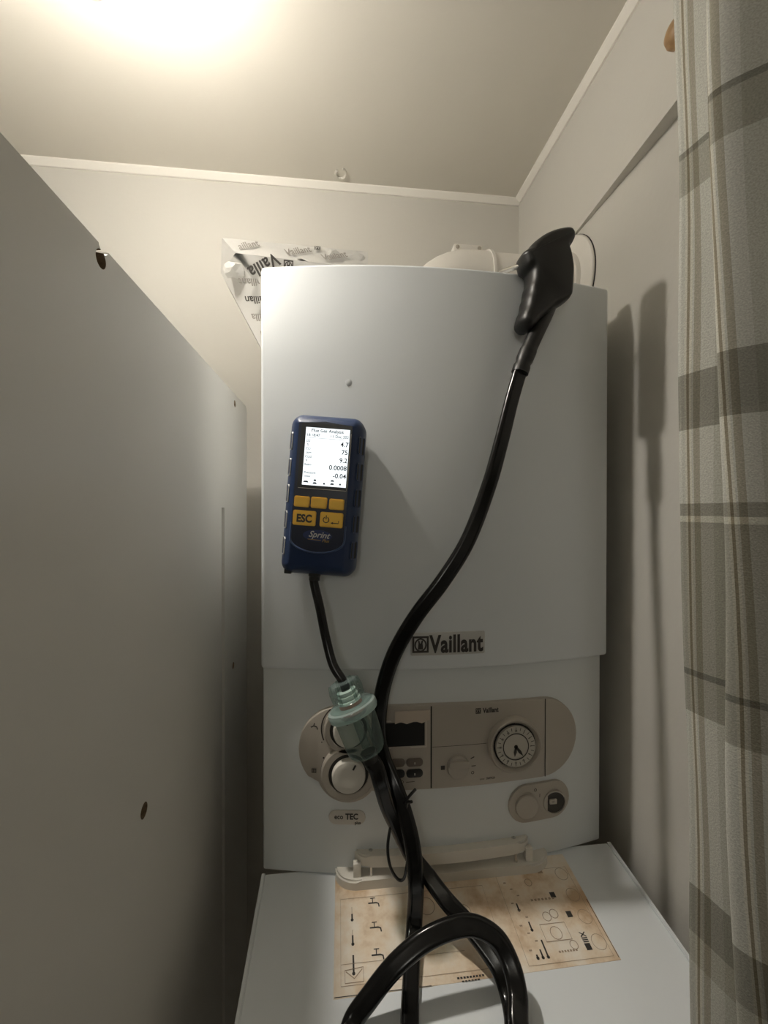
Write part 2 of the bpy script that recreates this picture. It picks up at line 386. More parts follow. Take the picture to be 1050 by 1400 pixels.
b = nb(); box(b, PX-0.60, PX-0.0185, -0.4195, 0.2355, 0.5955, 0.6135, 0.0006); obj('top_panel', b, M['melamine'], pan, smooth=False)
b = nb(); box(b, PX-0.60, PX-0.0185, 0.2295, 0.2350, FZ+0.002, 0.5950); obj('back_panel', b, M['melamine'], pan, smooth=False)
b = nb(); box(b, PX-0.618, PX-0.6005, -0.42, 0.2355, FZ, 0.6135, 0.0006); obj('side_panel', b, M['melamine'], pan, smooth=False)
b = nb(); box(b, PX-0.616, PX-0.002, -0.439, -0.421, FZ+0.06, 0.6115, 0.001); obj('door', b, M['melamine'], pan, smooth=False)

# ------------------------------------------------------------------ boiler
H, ZC = 0.7246, 0.248
boi = thing('boiler', 'white wall-hung gas boiler with a bowed front and open lower flap', 'boiler', (0, WY, 0))
b = nb(); box(b, -0.2185, 0.2185, 0.018, WY-0.004, 0.0, H-0.006, 0.003); obj('casing', b, M['white'], boi)
b = nb(); plate(b, rrect(-0.22, 0.22, ZC, H, 0.004, 3), 0.0, 0.022, 0.0035, seg=3); obj('front_cover', b, M['white'], boi)
b = nb(); plate(b, rrect(-0.2192, 0.2165, 0.0, ZC+0.006, 0.002, 2), 0.010, 0.02, 0.002); obj('lower_fascia', b, M['white2'], boi)
b = nb(); lathe(b, (-0.116, bow(-0.116, 0.001), 0.586), (0, -1, 0), [(0, 0.0045), (0.0012, 0.004), (0.0016, 0.002), (0.0017, 0)], 16)
obj('cover_dot', b, M['white'], boi, label='small pale raised dot')  # small raised disc in the cover enamel
# name badge
b = nb(); plate(b, rrect(-0.044, 0.046, 0.2655, 0.2925, 0.0015, 2), -0.0012, 0.002, 0.0005); badge = obj('name_badge', b, M['silver'], boi, label='silver badge lettered Vaillant')
b = nb(); fn = on_bow(-0.0016)
logo(b, -0.0325, 0.2788, 0.0195, fn); tv = text2d('Vaillant', 0.0285, 0.034, 'CENTER', 0.0, 1.05); wv = max(x for x, _ in tv[0])-min(x for x, _ in tv[0]); put2d(b, tv, fn, 0.0110, 0.2778, 0, 0.066/wv)
obj('lettering', b, M['ink'], badge, smooth=False)['kind'] = 'stuff'

# control panel ---------------------------------------------------
CO = 0.0035     # offset of panel face
def panel_outline():
    cl = (-0.124, 0.1525); r = 0.0515
    pts = arc(0.1255, 0.1525, 0.049, -90, 90, 18)             # right end
    pts += [(-0.0185, 0.2045)]+arc(cl[0], cl[1], r, 88, 218, 26)
    pts += arc(-0.1175, 0.1265, 0.0365, 200, 322, 18)
    pts += [(-0.080, 0.1035), (-0.0185, 0.1045)]
    return pts
b = nb(); plate(b, panel_outline(), CO, 0.009, 0.0014); cp = obj('control_panel', b, M['beige'], boi, label='champagne control panel')
fn = on_bow(CO-0.0004)
for pts, wd in (([(-0.0185, 0.1055), (-0.0185, 0.2035)], 0.0016), ([(0.1285, 0.104), (0.1285, 0.2015)], 0.0011), ([(-0.017+0.0067*k, 0.1545) for k in range(11)], 0.0005)):
    b = nb(); line2d(b, pts, wd, fn); obj('seam', b, M['dark'], cp, smooth=False)
b = nb()
logo(b, 0.0395, 0.1945, 0.0066, fn); put2d(b, text2d('Vaillant', 0.0082, 0.04, 'CENTER', 0.0, 1.06), fn, 0.0553, 0.1942, 0, 0.76)
put2d(b, text2d('time', 0.0036), fn, 0.0445, 0.1115, 0, .9); put2d(b, text2d('SWITCH', 0.0036, 0.03), fn, 0.0555, 0.1115, 0, .8)
poly2d(b, [(-0.0068, 0.1265), (-0.0020, 0.1265), (-0.0020, 0.1315), (-0.0068, 0.1315)], fn)
line2d(b, [(0.030, 0.1375), (0.0345, 0.1395)], 0.0012, fn); line2d(b, [(0.031, 0.1285), (0.0365, 0.1285)], 0.0009, fn); line2d(b, ring2d(0.0325, 0.1205, 0.0016, 10), 0.0007, fn, True)
# left dials: scales and symbols
line2d(b, arc(-0.1175, 0.1775, 0.031, 130, 205, 14), 0.0014, fn); line2d(b, arc(-0.1175, 0.1265, 0.031, 150, 205, 12), 0.0014, fn)
poly2d(b, ring2d(-0.1458, 0.1435, 0.0012, 8), fn); poly2d(b, ring2d(-0.148, 0.162, 0.0008, 8), fn)
line2d(b, [(-0.161, 0.1795), (-0.1575, 0.181), (-0.154, 0.180), (-0.153, 0.177)], 0.0013, fn); line2d(b, [(-0.1575, 0.1815), (-0.1565, 0.1845)], 0.001, fn)
for k in range(4): line2d(b, [(-0.1595+k*0.0015, 0.1255), (-0.1595+k*0.0015, 0.1305)], 0.0009, fn)
line2d(b, [(-0.1600, 0.1258), (-0.1545, 0.1258)], 0.0008, fn); line2d(b, [(-0.1600, 0.130), (-0.1545, 0.130)], 0.0008, fn)
line2d(b, ring2d(-0.0535, 0.1145, 0.0018, 8), 0.0006, fn, True); line2d(b, [(-0.0485, 0.114), (-0.0385, 0.1145)], 0.0007, fn)
obj('printed_marks', b, M['ink'], cp, smooth=False)['kind'] = 'stuff'
def knob(name, cx, cz, r, h, pr, m=None, mark=60, ring=True):
    n = Vector((-2*BULGE*cx/0.22**2, -1, 0)).normalized() if False else Vector((0, -1, 0))
    y = bow(cx, CO)
    if ring:
        b = nb(); lathe(b, (cx, y+0.003, cz), n, [(0, pr), (0.0055, pr), (0.0072, pr-0.0018), (0.0072, r+0.0040), (0.0045, r+0.0026)], 40, caps=False); obj('dial_ring', b, M['beige'], cp)
        b = nb(); lathe(b, (cx, y+0.001, cz), n, [(0, r+0.0035), (0.0042, r+0.0035)], 40); obj('dial_gap', b, M['dark'], cp)
    b = nb(); lathe(b, (cx, y+0.002, cz), n, [(0, r), (h-0.002, r*0.97), (h-0.0006, r*0.93), (h, r*0.86), (h-0.0006, r*0.5), (h-0.0006, 0)], 40); k = obj(name, b, m or M['knob'], cp)
    b = nb(); yy = y+0.002-h-0.0004; a = math.radians(mark); f2 = lambda x, z: Vector((x, yy, z))
    line2d(b, [(cx+math.cos(a)*r*.52, cz+math.sin(a)*r*.52), (cx+math.cos(a)*r*.84, cz+math.sin(a)*r*.84)], 0.0022, f2)
    obj('pointer_mark', b, M['ink'], cp, smooth=False)
knob('dial_knob', -0.1165, 0.1265, 0.0200, 0.013, 0.0325, mark=62)
knob('dial_knob', -0.1165, 0.1785, 0.0185, 0.013, 0.0290, mark=100)
# display
b = nb(); plate(b, [(-0.083, 0.1565), (-0.0265, 0.1575), (-0.0265, 0.1855), (-0.083, 0.1845)], CO-0.0008, 0.002, 0); obj('display', b, M['black'], cp)
b = nb(); line2d(b, [(-0.085, 0.1545), (-0.0245, 0.1555), (-0.0245, 0.1875), (-0.085, 0.1865)], 0.0018, fn, True); obj('display_frame', b, M['beige_l'], cp, smooth=False)
b = nb(); plate(b, [(-0.062, 0.184), (-0.055, 0.1862), (-0.048, 0.1838), (-0.038, 0.1868), (-0.030, 0.1842), (-0.0205, 0.188), (-0.0205, 0.1995), (-0.062, 0.1985)], CO-0.0016, 0.0008, 0); obj('peeling_film', b, M['film'], cp, label='crumpled clear film over the display edge')
for r_, z in enumerate((0.1375, 0.1245)):
    for x0, x1 in ((-0.070, -0.0500), (-0.0485, -0.0285)):
        b = nb(); plate(b, rrect(x0, x1, z-0.0047, z+0.0047, 0.0044, 5), CO-0.0018, 0.003, 0.0006, curved=False); bt = obj('button', b, M['brownkey'] if r_ == 0 else M['black'], cp)
        if r_ == 1 or x0 > -.06:
            b = nb(); f2 = lambda x, z_: Vector((x, bow((x0+x1)/2, CO-0.0024), z_)); line2d(b, [((x0+x1)/2, z-0.0015), ((x0+x1)/2, z+0.0012)], 0.0009, f2); obj('button_mark', b, M['beige_l'], cp, smooth=False)
# timer
tx, tz = 0.0845, 0.1515; ty = bow(tx, CO); n = (0, -1, 0)
b = nb(); lathe(b, (tx, ty+0.003, tz), n, [(0, 0.0335), (0.010, 0.0335), (0.0125, 0.0318), (0.0125, 0.0302), (0.008, 0.0278), (0.008, 0.0262)], 48, caps=False); obj('timer_rim', b, M['beige'], cp)
b = nb(); lathe(b, (tx, ty+0.0025, tz), n, [(0, 0.0268), (0.0075, 0.0268)], 48); obj('timer_gap', b, M['dark'], cp)
b = nb(); lathe(b, (tx, ty+0.001, tz), n, [(0, 0.0245), (0.0095, 0.0245), (0.0095, 0.0165), (0.0085, 0.0163), (0.0085, 0.0152), (0.0095, 0.015), (0.0095, 0)], 48); obj('timer_dial', b, M['dial'], cp)
b = nb(); f2 = lambda x, z: Vector((tx+x, ty-0.0090, tz+z))
for k in range(24):
    a = 2*math.pi*k/24; r1 = 0.0195 if k % 2 else 0.0180
    line2d(b, [(r1*math.cos(a), r1*math.sin(a)), (0.0235*math.cos(a), 0.0235*math.sin(a))], 0.0007, f2)
line2d(b, ring2d(0, 0, 0.0158, 32), 0.0012, f2, True)
for k in range(12):
    a = math.pi/2-2*math.pi*k/12; put2d(b, text2d(str(k*2 or 24), 0.0034), f2, 0.0192*math.cos(a)*1.0, 0.0192*math.sin(a), math.degrees(a)-90)
for a, l in ((-52, 0.0150), (-97, 0.0125)):
    a = math.radians(a); c, s = math.cos(a), math.sin(a)
    poly2d(b, [(-s*0.0011, c*0.0011), (c*l*.55-s*0.0019, s*l*.55+c*0.0019), (c*l, s*l), (c*l*.55+s*0.0019, s*l*.55-c*0.0019), (s*0.0011, -c*0.0011)], f2)
poly2d(b, ring2d(0, 0, 0.0024, 12), f2)
obj('timer_markings', b, M['ink'], cp, smooth=False)['kind'] = 'stuff'
b = nb(); kx, kz = 0.0145, 0.1285; ky = bow(kx, CO)
lathe(b, (kx, ky+0.002, kz), n, [(0, 0.0150), (0.0028, 0.0150), (0.0028, 0.0138), (0.0050, 0.0132), (0.0056, 0.0126), (0.0056, 0)], 36)
box(b, kx-0.012, kx+0.012, ky-0.0058, ky-0.002, kz+0.001, kz+0.0085, 0.001); obj('selector_knob', b, M['beige'], cp)
# switch plate
SO = 0.0065
b = nb(); plate(b, arc(0.1425, 0.0705, 0.0235, -90, 90, 14)+arc(0.1045, 0.0705, 0.0235, 90, 270, 14), SO, 0.006, 0.0014); sp = obj('switch_plate', b, M['beige'], boi, label='small capsule plate with knob and gauge hole')
b = nb(); y = bow(0.104, SO); lathe(b, (0.104, y+0.002, 0.069), n, [(0, 0.0165), (0.003, 0.0165), (0.003, 0.0152), (0.0050, 0.0148), (0.0058, 0.0140), (0.0058, 0)], 36)
obj('switch_knob', b, M['beige'], sp)
b = nb(); y = bow(0.143, SO); lathe(b, (0.143, y+0.001, 0.068), n, [(0, 0.0145), (0.0022, 0.0145)], 32); obj('gauge_hole', b, M['gauge'], sp)
b = nb(); lathe(b, (0.143, y+0.001, 0.068), n, [(0, 0.0150), (0.004, 0.0150), (0.004, 0.0135), (0.0018, 0.0135)], 32, caps=False); obj('gauge_rim', b, M['beige'], sp)
b = nb(); box(b, 0.136, 0.146, y-0.0030, y, 0.066, 0.0725, 0.001); obj('gauge_plug', b, M['beige'], sp)
b = nb(); f2 = on_bow(SO-0.0005); line2d(b, ring2d(0.1165, 0.0870, 0.0016, 10), 0.0007, f2, True); line2d(b, [(0.1225, 0.077), (0.1228, 0.0815)], 0.0008, f2)
put2d(b, text2d('bar', 0.003), lambda x, z: Vector((x, y-0.0034, z)), 0.1405, 0.0700); obj('switch_markings', b, M['ink'], sp, smooth=False)['kind'] = 'stuff'
# ecoTEC badge
b = nb(); plate(b, arc(-0.1045, 0.0690, 0.0085, -90, 90, 8)+arc(-0.1315, 0.0690, 0.0085, 90, 270, 8), 0.0085, 0.002, 0.0005); eb = obj('model_badge', b, M['beige_l'], boi, label='small pale badge lettered ecoTEC')
b = nb(); f2 = on_bow(0.0081); put2d(b, text2d('eco', 0.0085, 0.02), f2, -0.1280, 0.0700, 0, .85); put2d(b, text2d('TEC', 0.0098, 0.035), f2, -0.1125, 0.0702, 0, .85); put2d(b, text2d('plus', 0.0052, 0.03), f2, -0.1055, 0.0630, 0, .85)
obj('lettering', b, M['ink'], eb, smooth=False)['kind'] = 'stuff'

# flap and hinges -------------------------------------------------
TA = math.tan(math.radians(7.6)); FY0 = 0.012
def flz(y): return TA*(y-FY0)
def FL(x, y, h=0.0): return Vector((x, y, flz(y)+h))
def slab(bm, outline, h0, h1, bev=0.001, seg=2):
    """outline in (x,y) on the flap, from height h0 to h1"""
    bb = nb(); f = bb.faces.new([bb.verts.new((x, y, 0)) for x, y in outline]); base = set(f.verts)
    r = bmesh.ops.extrude_face_region(bb, geom=[f])
    topv = [v for v in r['geom'] if isinstance(v, bmesh.types.BMVert)]
    for v in topv: v.co.z = h1
    for v in base: v.co.z = h0
    if bev: bmesh.ops.bevel(bb, geom=[e for e in bb.edges if e.verts[0] not in base and e.verts[1] not in base], offset=bev, segments=seg, affect='EDGES', clamp_overlap=True)
    for v in bb.verts: v.co.z += flz(v.co.y)
    merge(bm, bb); return bm
b = nb(); slab(b, rrect(-0.2195, 0.2265, -0.215, 0.004, 0.006, 4), -0.008, 0.0, 0.001)
for o_ in ([(-0.2195, -0.213), (-0.2155, -0.213), (-0.2155, 0.002), (-0.2195, 0.002)], [(0.2225, -0.213), (0.2265, -0.213), (0.2265, 0.002), (0.2225, 0.002)], [(-0.2195, -0.215), (0.2265, -0.215), (0.2265, -0.211), (-0.2195, -0.211)]):
    slab(b, o_, -0.002, 0.0035, 0.0008)
flap = obj('front_flap', b, M['white'], boi)
def boat(x0, x1, yb, d, n=36, e=0.026):
    pts = [(x0, yb), (x1, yb)]; fr = []
    for k in range(n+1):
        x = (x0+x1)/2+(x1-x0)/2*math.cos(math.pi*k/n); t = min(1, max(0, min(x-x0, x1-x))/e); y = yb-d*(0.12+0.88*math.sqrt(max(0, 1-(1-t)**2)))
        fr.append((x, y))
    return pts+fr
b = nb(); slab(b, boat(-0.132, 0.133, -0.0045, 0.0215), 0.0, 0.0110, 0.002)
hr = obj('hinge_rail', b, M['ivory'], flap)
# upper bar, fixed to the fascia
b = nb(); bb = nb(); o_ = boat(-0.110, 0.109, 0.0, 0.018, 36, 0.014)
f = bb.faces.new([bb.verts.new((x, y, 0.0165)) for x, y in o_]); base = set(f.verts); r = bmesh.ops.extrude_face_region(bb, geom=[f])
for v in r['geom']:
    if isinstance(v, bmesh.types.BMVert): v.co.z = 0.0300
bmesh.ops.bevel(bb, geom=[e for e in bb.edges if (e.verts[0] in base) == (e.verts[1] in base)], offset=0.002, segments=2, affect='EDGES')
for v in bb.verts: v.co.y += 0.0005-0.008*(1-(v.co.x/0.12)**2)*1.0
merge(b, bb); ub = obj('hinge_bar', b, M['ivory'], boi)
for x in (-0.090, 0.088):
    yb = -0.0085-0.008*(1-(x/.12)**2)
    b = nb(); lathe(b, (x, yb, 0.0298), (0, 0, 1), [(0, 0.0026), (0.0009, 0.0024), (0.0009, 0.0012), (0.0003, 0.0011), (0.0003, 0)], 14); obj('screw', b, M['steel'], ub)
    b = nb(); tube(b, [(x, yb-0.0065, 0.0175), (x, yb-0.0080, flz(yb)+0.0080)], 0.0018, 10); obj('hinge_pin', b, M['steel'], ub)
for x in (-0.1065, 0.1045):
    b = nb(); box(b, x-0.0045, x+0.0045, -0.0215, -0.0145, 0.004, 0.0225, 0.0008); obj('hinge_clip', b, M['ivory'], ub)
# instruction sticker
b = nb(); slab(b, [(-0.133, -0.1205), (0.1555, -0.1175), (0.1560, -0.006), (-0.132, -0.006)], -0.0005, 0.0004, 0); st = obj('instruction_sticker', b, M['sticker'], flap, label='stained beige instruction sticker')
b = nb(); c = nb(); f2 = lambda x, y: FL(x, y, 0.0007)
def tap(x, y):
    line2d(b, [(x-0.006, y), (x+0.003, y), (x+0.0055, y-0.001), (x+0.006, y-0.0045)], 0.0014, f2); line2d(b, [(x-0.001, y), (x-0.001, y+0.0055)], 0.001, f2); line2d(b, [(x-0.0035, y+0.005), (x+0.002, y+0.005)], 0.0009, f2)
def thermo(x, y, h, m): line2d(m, [(x, y), (x, y+h)], 0.0017, f2); poly2d(m, ring2d(x, y, 0.0016, 10), f2)
for i, (y, h) in enumerate(((-0.056, 0.006), (-0.0785, 0.008), (-0.103, 0.015))): thermo(-0.1135, y, h, b); line2d(c, [(-0.1135, y+h), (-0.1135, y+0.013)], 0.0005, f2)
for y in (-0.041, -0.0655, -0.090): tap(-0.089, y)
for x, y, h in ((0.0720, -0.064, .007), (0.0775, -0.084, .008), (0.0720, -0.1085, .003), (0.0775, -0.1085, .007), (0.0830, -0.1085, .015)): thermo(x, y, h, b)
for x, y in ((0.102, -0.017), (0.116, -0.024), (0.118, -0.052), (0.126, -0.073), (0.129, -0.104)): poly2d(b if x > .1165 else c, [(x-.003, y-.003), (x+.003, y-.003), (x+.003, y+.003), (x-.003, y+.003)], f2)
put2d(b, text2d('XIII', 0.0085, 0.02), f2, 0.1290, -0.0955, -90, .8)
for k, y in enumerate((-0.030, -0.054, -0.077, -0.101)): line2d(c, ring2d(0.141+0.0005*k, y, 0.0072, 20), 0.0005, f2, True)
line2d(c, [(-0.126, -0.112), (-0.126, -0.034), (0.040, -0.034), (0.040, -0.112)], 0.0005, f2, True); line2d(c, [(-0.126, -0.095), (0.0, -0.095)], 0.0004, f2)
line2d(c, [(0.060, -0.114), (0.060, -0.022), (0.150, -0.022), (0.150, -0.114)], 0.0005, f2, True)
line2d(b, [(0.1545, -0.060), (0.1545, -0.116)], 0.0007, f2); line2d(b, [(-0.132, -0.1195), (-0.040, -0.1195)], 0.0006, f2)
line2d(c, [(0.088, -0.096), (0.116, -0.096), (0.116, -0.080), (0.088, -0.080)], 0.0008, f2, True)
for cx, cy, r_ in ((0.102, -0.089, .006), (0.115, -0.101, .004), (0.100, -0.073, .0045), (0.109, -0.071, .0045), (-0.030, -0.05, .009), (-0.02, -0.072, .006), (0.010, -0.06, .008), (0.096, -0.036, .004)): line2d(c, ring2d(cx, cy, r_, 14), 0.0007, f2, True)
for k in range(10): line2d(c, [(0.066+(k % 3)*0.005, -0.034-0.0075*k), (0.069+(k % 3)*0.005, -0.034-0.0075*k)], 0.0014, f2)
for k in range(7): line2d(c, [(0.090+k*0.0042, -0.0555), (0.0925+k*0.0042, -0.0552)], 0.0022, f2); line2d(c, [(0.096+k*0.003, -0.1055), (0.098+k*0.003, -0.1055)], 0.0018, f2)
for k in range(9): line2d(b, [(-0.014+k*0.0031, -0.1165), (-0.0118+k*0.0031, -0.1165)], 0.0016, f2); 
for k in range(6): line2d(b, [(-0.010+k*0.0031, -0.1192), (-0.0078+k*0.0031, -0.1192)], 0.0010, f2)
poly2d(b, ring2d(-0.046, -0.047, 0.0013, 8), f2)
line2d(c, [(-0.122, -0.110), (-0.104, -0.110), (-0.104, -0.0985), (-0.122, -0.100)], 0.0008, f2, True); line2d(c, [(-0.121, -0.101), (-0.113, -0.107), (-0.105, -0.100)], 0.0009, f2)
obj('printed_diagrams', b, M['ink'], st, smooth=False)['kind'] = 'stuff'; 
obj('faint_outlines', c, M['faintink'], st, smooth=False)['kind'] = 'stuff'

# ------------------------------------------------------------------ flue
fl = thing('flue_pipe', 'cream plastic flue elbow and pipe from boiler top into the right wall', 'flue pipe', (0.028, 0.155, H))
AY, AZ, PR = 0.155, 0.803, 0.050
b = nb(); path = [Vector((0.012, AY, H-0.002)), Vector((0.012, AY, H+0.004))]+[Vector((0.012+0.066*(1-math.cos(a)), AY, H+0.005+(AZ-H-0.005)*math.sin(a))) for a in [math.pi/2*k/10 for k in range(1, 11)]]+[Vector((0.110, AY, AZ))]
sweep(b, path, circ(PR, 32), normal=(0, -1, 0)); obj('elbow', b, M['plast'], fl)
b = nb(); lathe(b, (0.106, AY, AZ), (1, 0, 0), [(0, PR+0.0022), (0.004, PR+0.0022), (0.004, PR)], 40); obj('elbow_rim', b, M['plast'], fl)
b = nb(); lathe(b, (0.109, AY, AZ), (1, 0, 0), [(0, PR-0.0015), (0.140, PR-0.0015)], 40); obj('pipe', b, M['plast'], fl)
b = nb(); lathe(b, (0.2365, AY, AZ), (1, 0, 0), [(0, PR+0.001), (0, PR+0.004), (0.006, PR+0.0055), (0.010, 0.0785), (0.0115, 0.0800), (0.0132, 0.0800)], 48); obj('wall_rosette', b, M['plast'], fl)
b = nb(); lathe(b, (0.2498, AY, AZ), (1, 0, 0), [(0, 0.0808), (0.0014, 0.0808)], 48); obj('gap_ring', b, M['dark'], fl)  # dark ring painting in the shaded gap between rosette and wall
b = nb(); box(b, 0.055, 0.103, AY-0.010, AY+0.010, AZ+PR-0.003, AZ+PR+0.011, 0.002); cl = obj('clamp_bracket', b, M['plast'], fl)
for x in (0.061, 0.097):
    b = nb(); lathe(b, (x, AY-0.0095, AZ+PR+0.0055), (0, -1, 0), [(0, 0.0032), (0.0012, 0.0032), (0.0016, 0.002), (0.0016, 0)], 12); obj('clamp_screw', b, M['beige'], cl)

# ------------------------------------------------------------------ wrapped packet on the boiler
pk = thing('paper_packet', 'crumpled printed paper packet lying on the boiler top, hanging over its left side', 'packet', (-0.19, 0.17, H))
TLp, TRp = Vector((-0.300, .134, .8395)), Vector((-0.0838, .134, .834))
CLp, CRp = Vector((-0.2773, .12, .8101)), Vector((-0.0846, .12, .800))
LLp, LBp = Vector((-0.306, .15, .797)), Vector((-0.2225, .146, .640))
def grid(bm, A, B, C, D, nu, nv, amp=0.0, seed=0, nrm=(0, -1, 0.3)):
    """bilinear patch A-B (top) to D-C (bottom), crumpled"""
    import random
    rd = random.Random(seed); V = []
    for j in range(nv+1):
        row = []
        for i in range(nu+1):
            u, v = i/nu, j/nv; p = (A*(1-u)+B*u)*(1-v)+(D*(1-u)+C*u)*v
            k = amp*rd.uniform(-1, 1)*(1 if 0 < i < nu and 0 < j < nv else 0.25)
            row.append(bm.verts.new(p+Vector(nrm)*k))
        V.append(row)
    for j in range(nv):
        for i in range(nu): bm.faces.new((V[j][i], V[j][i+1], V[j+1][i+1], V[j+1][i]))
b = nb()
BR = Vector((-0.084, .148, H+.002)); BL = Vector((-0.2215, .146, H+.002))
grid(b, TLp, TRp, CRp, CLp, 14, 4, 0.0014, 1)                              # upper face
grid(b, CLp, CRp, BR, BL, 12, 3, 0.0008, 2)                                # under the crease
grid(b, LLp, CLp, BL, LBp, 4, 4, 0.0008, 3)                                # hanging corner
bk = 0.055
TLb, TRb = TLp+Vector((0, .06, -.006)), TRp+Vector((0, .06, -.006)); LLb, LBb = LLp+Vector((0, bk, 0)), LBp+Vector((0, bk, 0)); BRb, BLb = BR+Vector((0, bk, 0)), BL+Vector((0, bk, 0))
for q in ((TLp, TRp, TRb, TLb), (TLp, TLb, LLb, LLp), (TLp, LLp, CLp), (LLp, LLb, LBb, LBp), (LBp, LBb, BLb, BL), (BL, BLb, BRb, BR), (TRp, CRp, BR), (TRp, BR, BRb, TRb), (TLb, TRb, BRb, BLb), (TLb, BLb, LBb, LLb)):
    b.faces.new([b.verts.new(p) for p in q])
bmesh.ops.remove_doubles(b, verts=b.verts, dist=0.0012)
obj('wrapper', b, M['paper'], pk, smooth=True, angle=25)
def knot(name, c, s, seed):
    import random
    rd = random.Random(seed); b = nb(); r = bmesh.ops.create_icosphere(b, subdivisions=2, radius=1)
    for v in b.verts:
        k = rd.uniform(0.65, 1.15); v.co = Vector((c[0]+v.co.x*s[0]*k, c[1]+v.co.y*s[1]*k, c[2]+v.co.z*s[2]*k))
    obj(name, b, M['paper'], pk, smooth=False)
knot('torn_corner', (-0.282, .128, .789), (0.016, 0.008, 0.013), 4)
knot('torn_fold', (-0.135, .130, .818), (0.013, 0.006, 0.012), 5)
knot('torn_fold', (-0.104, .130, .818), (0.017, 0.005, 0.011), 6)
def onquad(A, B, D, lift=0.0022):
    ex = (B-A).normalized(); ez = (A-D); ez = (ez-ex*ez.dot(ex)).normalized(); n_ = ex.cross(ez)
    if n_.y > 0: n_ = -n_
    return lambda x, z: A+ex*x+ez*z+n_*lift
b = nb(); g_ = nb(); T1 = text2d('Vaillant', 0.026, 0.012)
f1 = onquad(TLp, TRp, CLp, 0.0022)
T1s = text2d('Vaillant', 0.021, 0.012); T2s = text2d('aillant', 0.021, 0.012)
put2d(g_, T2s, f1, 0.040, -0.014, 26, .62); put2d(g_, T1s, f1, 0.112, -0.017, 22, .62); put2d(g_, T1s, f1, 0.166, -0.021, 22, .62)
logo(b, 0.140, -0.006, 0.009, f1)
f3 = onquad(CLp, CRp, BL, 0.0022); T3 = text2d('Vaill', 0.026, 0.02)
put2d(b, text2d('Vailla', 0.025, 0.02), f3, 0.040, -0.012, 212, .9); logo(b, 0.076, -0.0085, 0.014, f3); put2d(g_, T1s, f3, 0.13, -0.03, 212, .85)
f4 = onquad(CLp, Vector((BL.x, CLp.y+.02, CLp.z)), BL, 0.0030)
for k in range(5):
    z = -0.036-0.024*k; xe = -0.0275+0.0835*(-z-0.0135)/0.157+0.006; word = ('Vaillant', 'Vaillan', 'Vailla', 'aill', 'ai')[k]; tt = text2d(word, 0.0150, 0.015)
    wd = max(x for x, _ in tt[0])-min(x for x, _ in tt[0]); sc_ = min(.9, (0.0555-xe)/wd)
    put2d(g_ if k != 1 else b, tt, f4, (xe+0.0575)/2, z, 192, sc_)
obj('printed_lettering', b, M['ink'], pk, smooth=False)['kind'] = 'stuff'; 
obj('grey_lettering', g_, M['greyink'], pk, smooth=False)['kind'] = 'stuff'

# ------------------------------------------------------------------ gas analyser
AC = Vector((-0.1425, -0.0185, 0.4515)); tilt, swing = math.radians(4.4), math.radians(7.0)
eN = Vector((-math.sin(swing), -math.cos(swing), 0)); eR0 = Vector((math.cos(swing), -math.sin(swing), 0))
eU = eR0*math.sin(tilt)+Vector((0, 0, 1))*math.cos(tilt); eR = eR0*math.cos(tilt)-Vector((0, 0, 1))*math.sin(tilt)
def AN(u, w_, d): return AC+eR*u+eU*w_+eN*d
an = thing('gas_analyser', 'navy blue handheld flue gas analyser with lit screen and yellow keys, stuck on boiler front', 'analyser', AN(0, -0.085, 0))
def a_out(e, n=7):
    hw, hh, r = 0.0415-e, 0.0870-e, max(0.0125-e, 0.002); pts = rrect(-hw, hw, -hh, hh, r, n)
    return [(x, z+(0.0045*(1-(x/0.0415)**2) if z > 0.05 else 0)) for x, z in pts]
def aloft(bm, rings):
    R_ = [[bm.verts.new(AN(x, z, d)) for x, z in a_out(e)] for d, e in rings]; m = len(R_[0])
    for A, B in zip(R_, R_[1:]):
        for j in range(m): bm.faces.new((A[j], A[(j+1) % m], B[(j+1) % m], B[j]))
    bm.faces.new(R_[0]); bm.faces.new(R_[-1]); return bm
b = aloft(nb(), [(0.0, .005), (0.003, .0015), (0.009, 0), (0.022, .0005), (0.031, .0032), (0.037, .0075), (0.040, .0115), (0.0405, .0125)])
obj('boot', b, M['blue'], an, angle=50)
def aplate(bm, outline, d0, d1, bev=0):
    bb = nb(); f = bb.faces.new([bb.verts.new((x, z, d0)) for x, z in outline]); base = set(f.verts); r = bmesh.ops.extrude_face_region(bb, geom=[f])
    for v in r['geom']:
        if isinstance(v, bmesh.types.BMVert): v.co.z = d1
    if bev: bmesh.ops.bevel(bb, geom=[e for e in bb.edges if e.verts[0] not in base and e.verts[1] not in base], offset=bev, segments=2, affect='EDGES', clamp_overlap=True)
    for v in bb.verts: v.co = AN(v.co.x, v.co.y, v.co.z)
    merge(bm, bb); return bm
face = arc(0.0, 0.0700, 0.0285, 78, 102, 6)[::1]
face = [(0.0285, 0.0765), (0.0, 0.0795), (-0.0285, 0.0765)]+[(-0.0285, -0.046)]+arc(0.0, -0.046, 0.0285, 180, 360, 16)[1:]
face = [(x, z if z > -0.046 else -0.046+(z+0.046)*0.48) for x, z in face]
b = nb(); aplate(b, face, 0.039, 0.0416, 0.0006); fp = obj('faceplate', b, M['navy'], an)
b = nb(); low = [(-0.0290, -0.030), (-0.0290, -0.046)]+[(x*1.02, -0.046+(z+0.046)*0.50) for x, z in arc(0, -0.046, 0.0285, 180, 360, 16)]+[(0.0290, -0.030)]
tube(b, [AN(x, z, 0.0412) for x, z in low], 0.0011, 8); obj('face_rim', b, mat('boot_edge', (0.05, 0.08, 0.17), 0.3), an)
b = nb(); aplate(b, rrect(-0.0255, 0.0285, 0.0065, 0.0770, 0.002, 3), 0.041, 0.0422, 0.0004); obj('screen_bezel', b, M['black'], an)
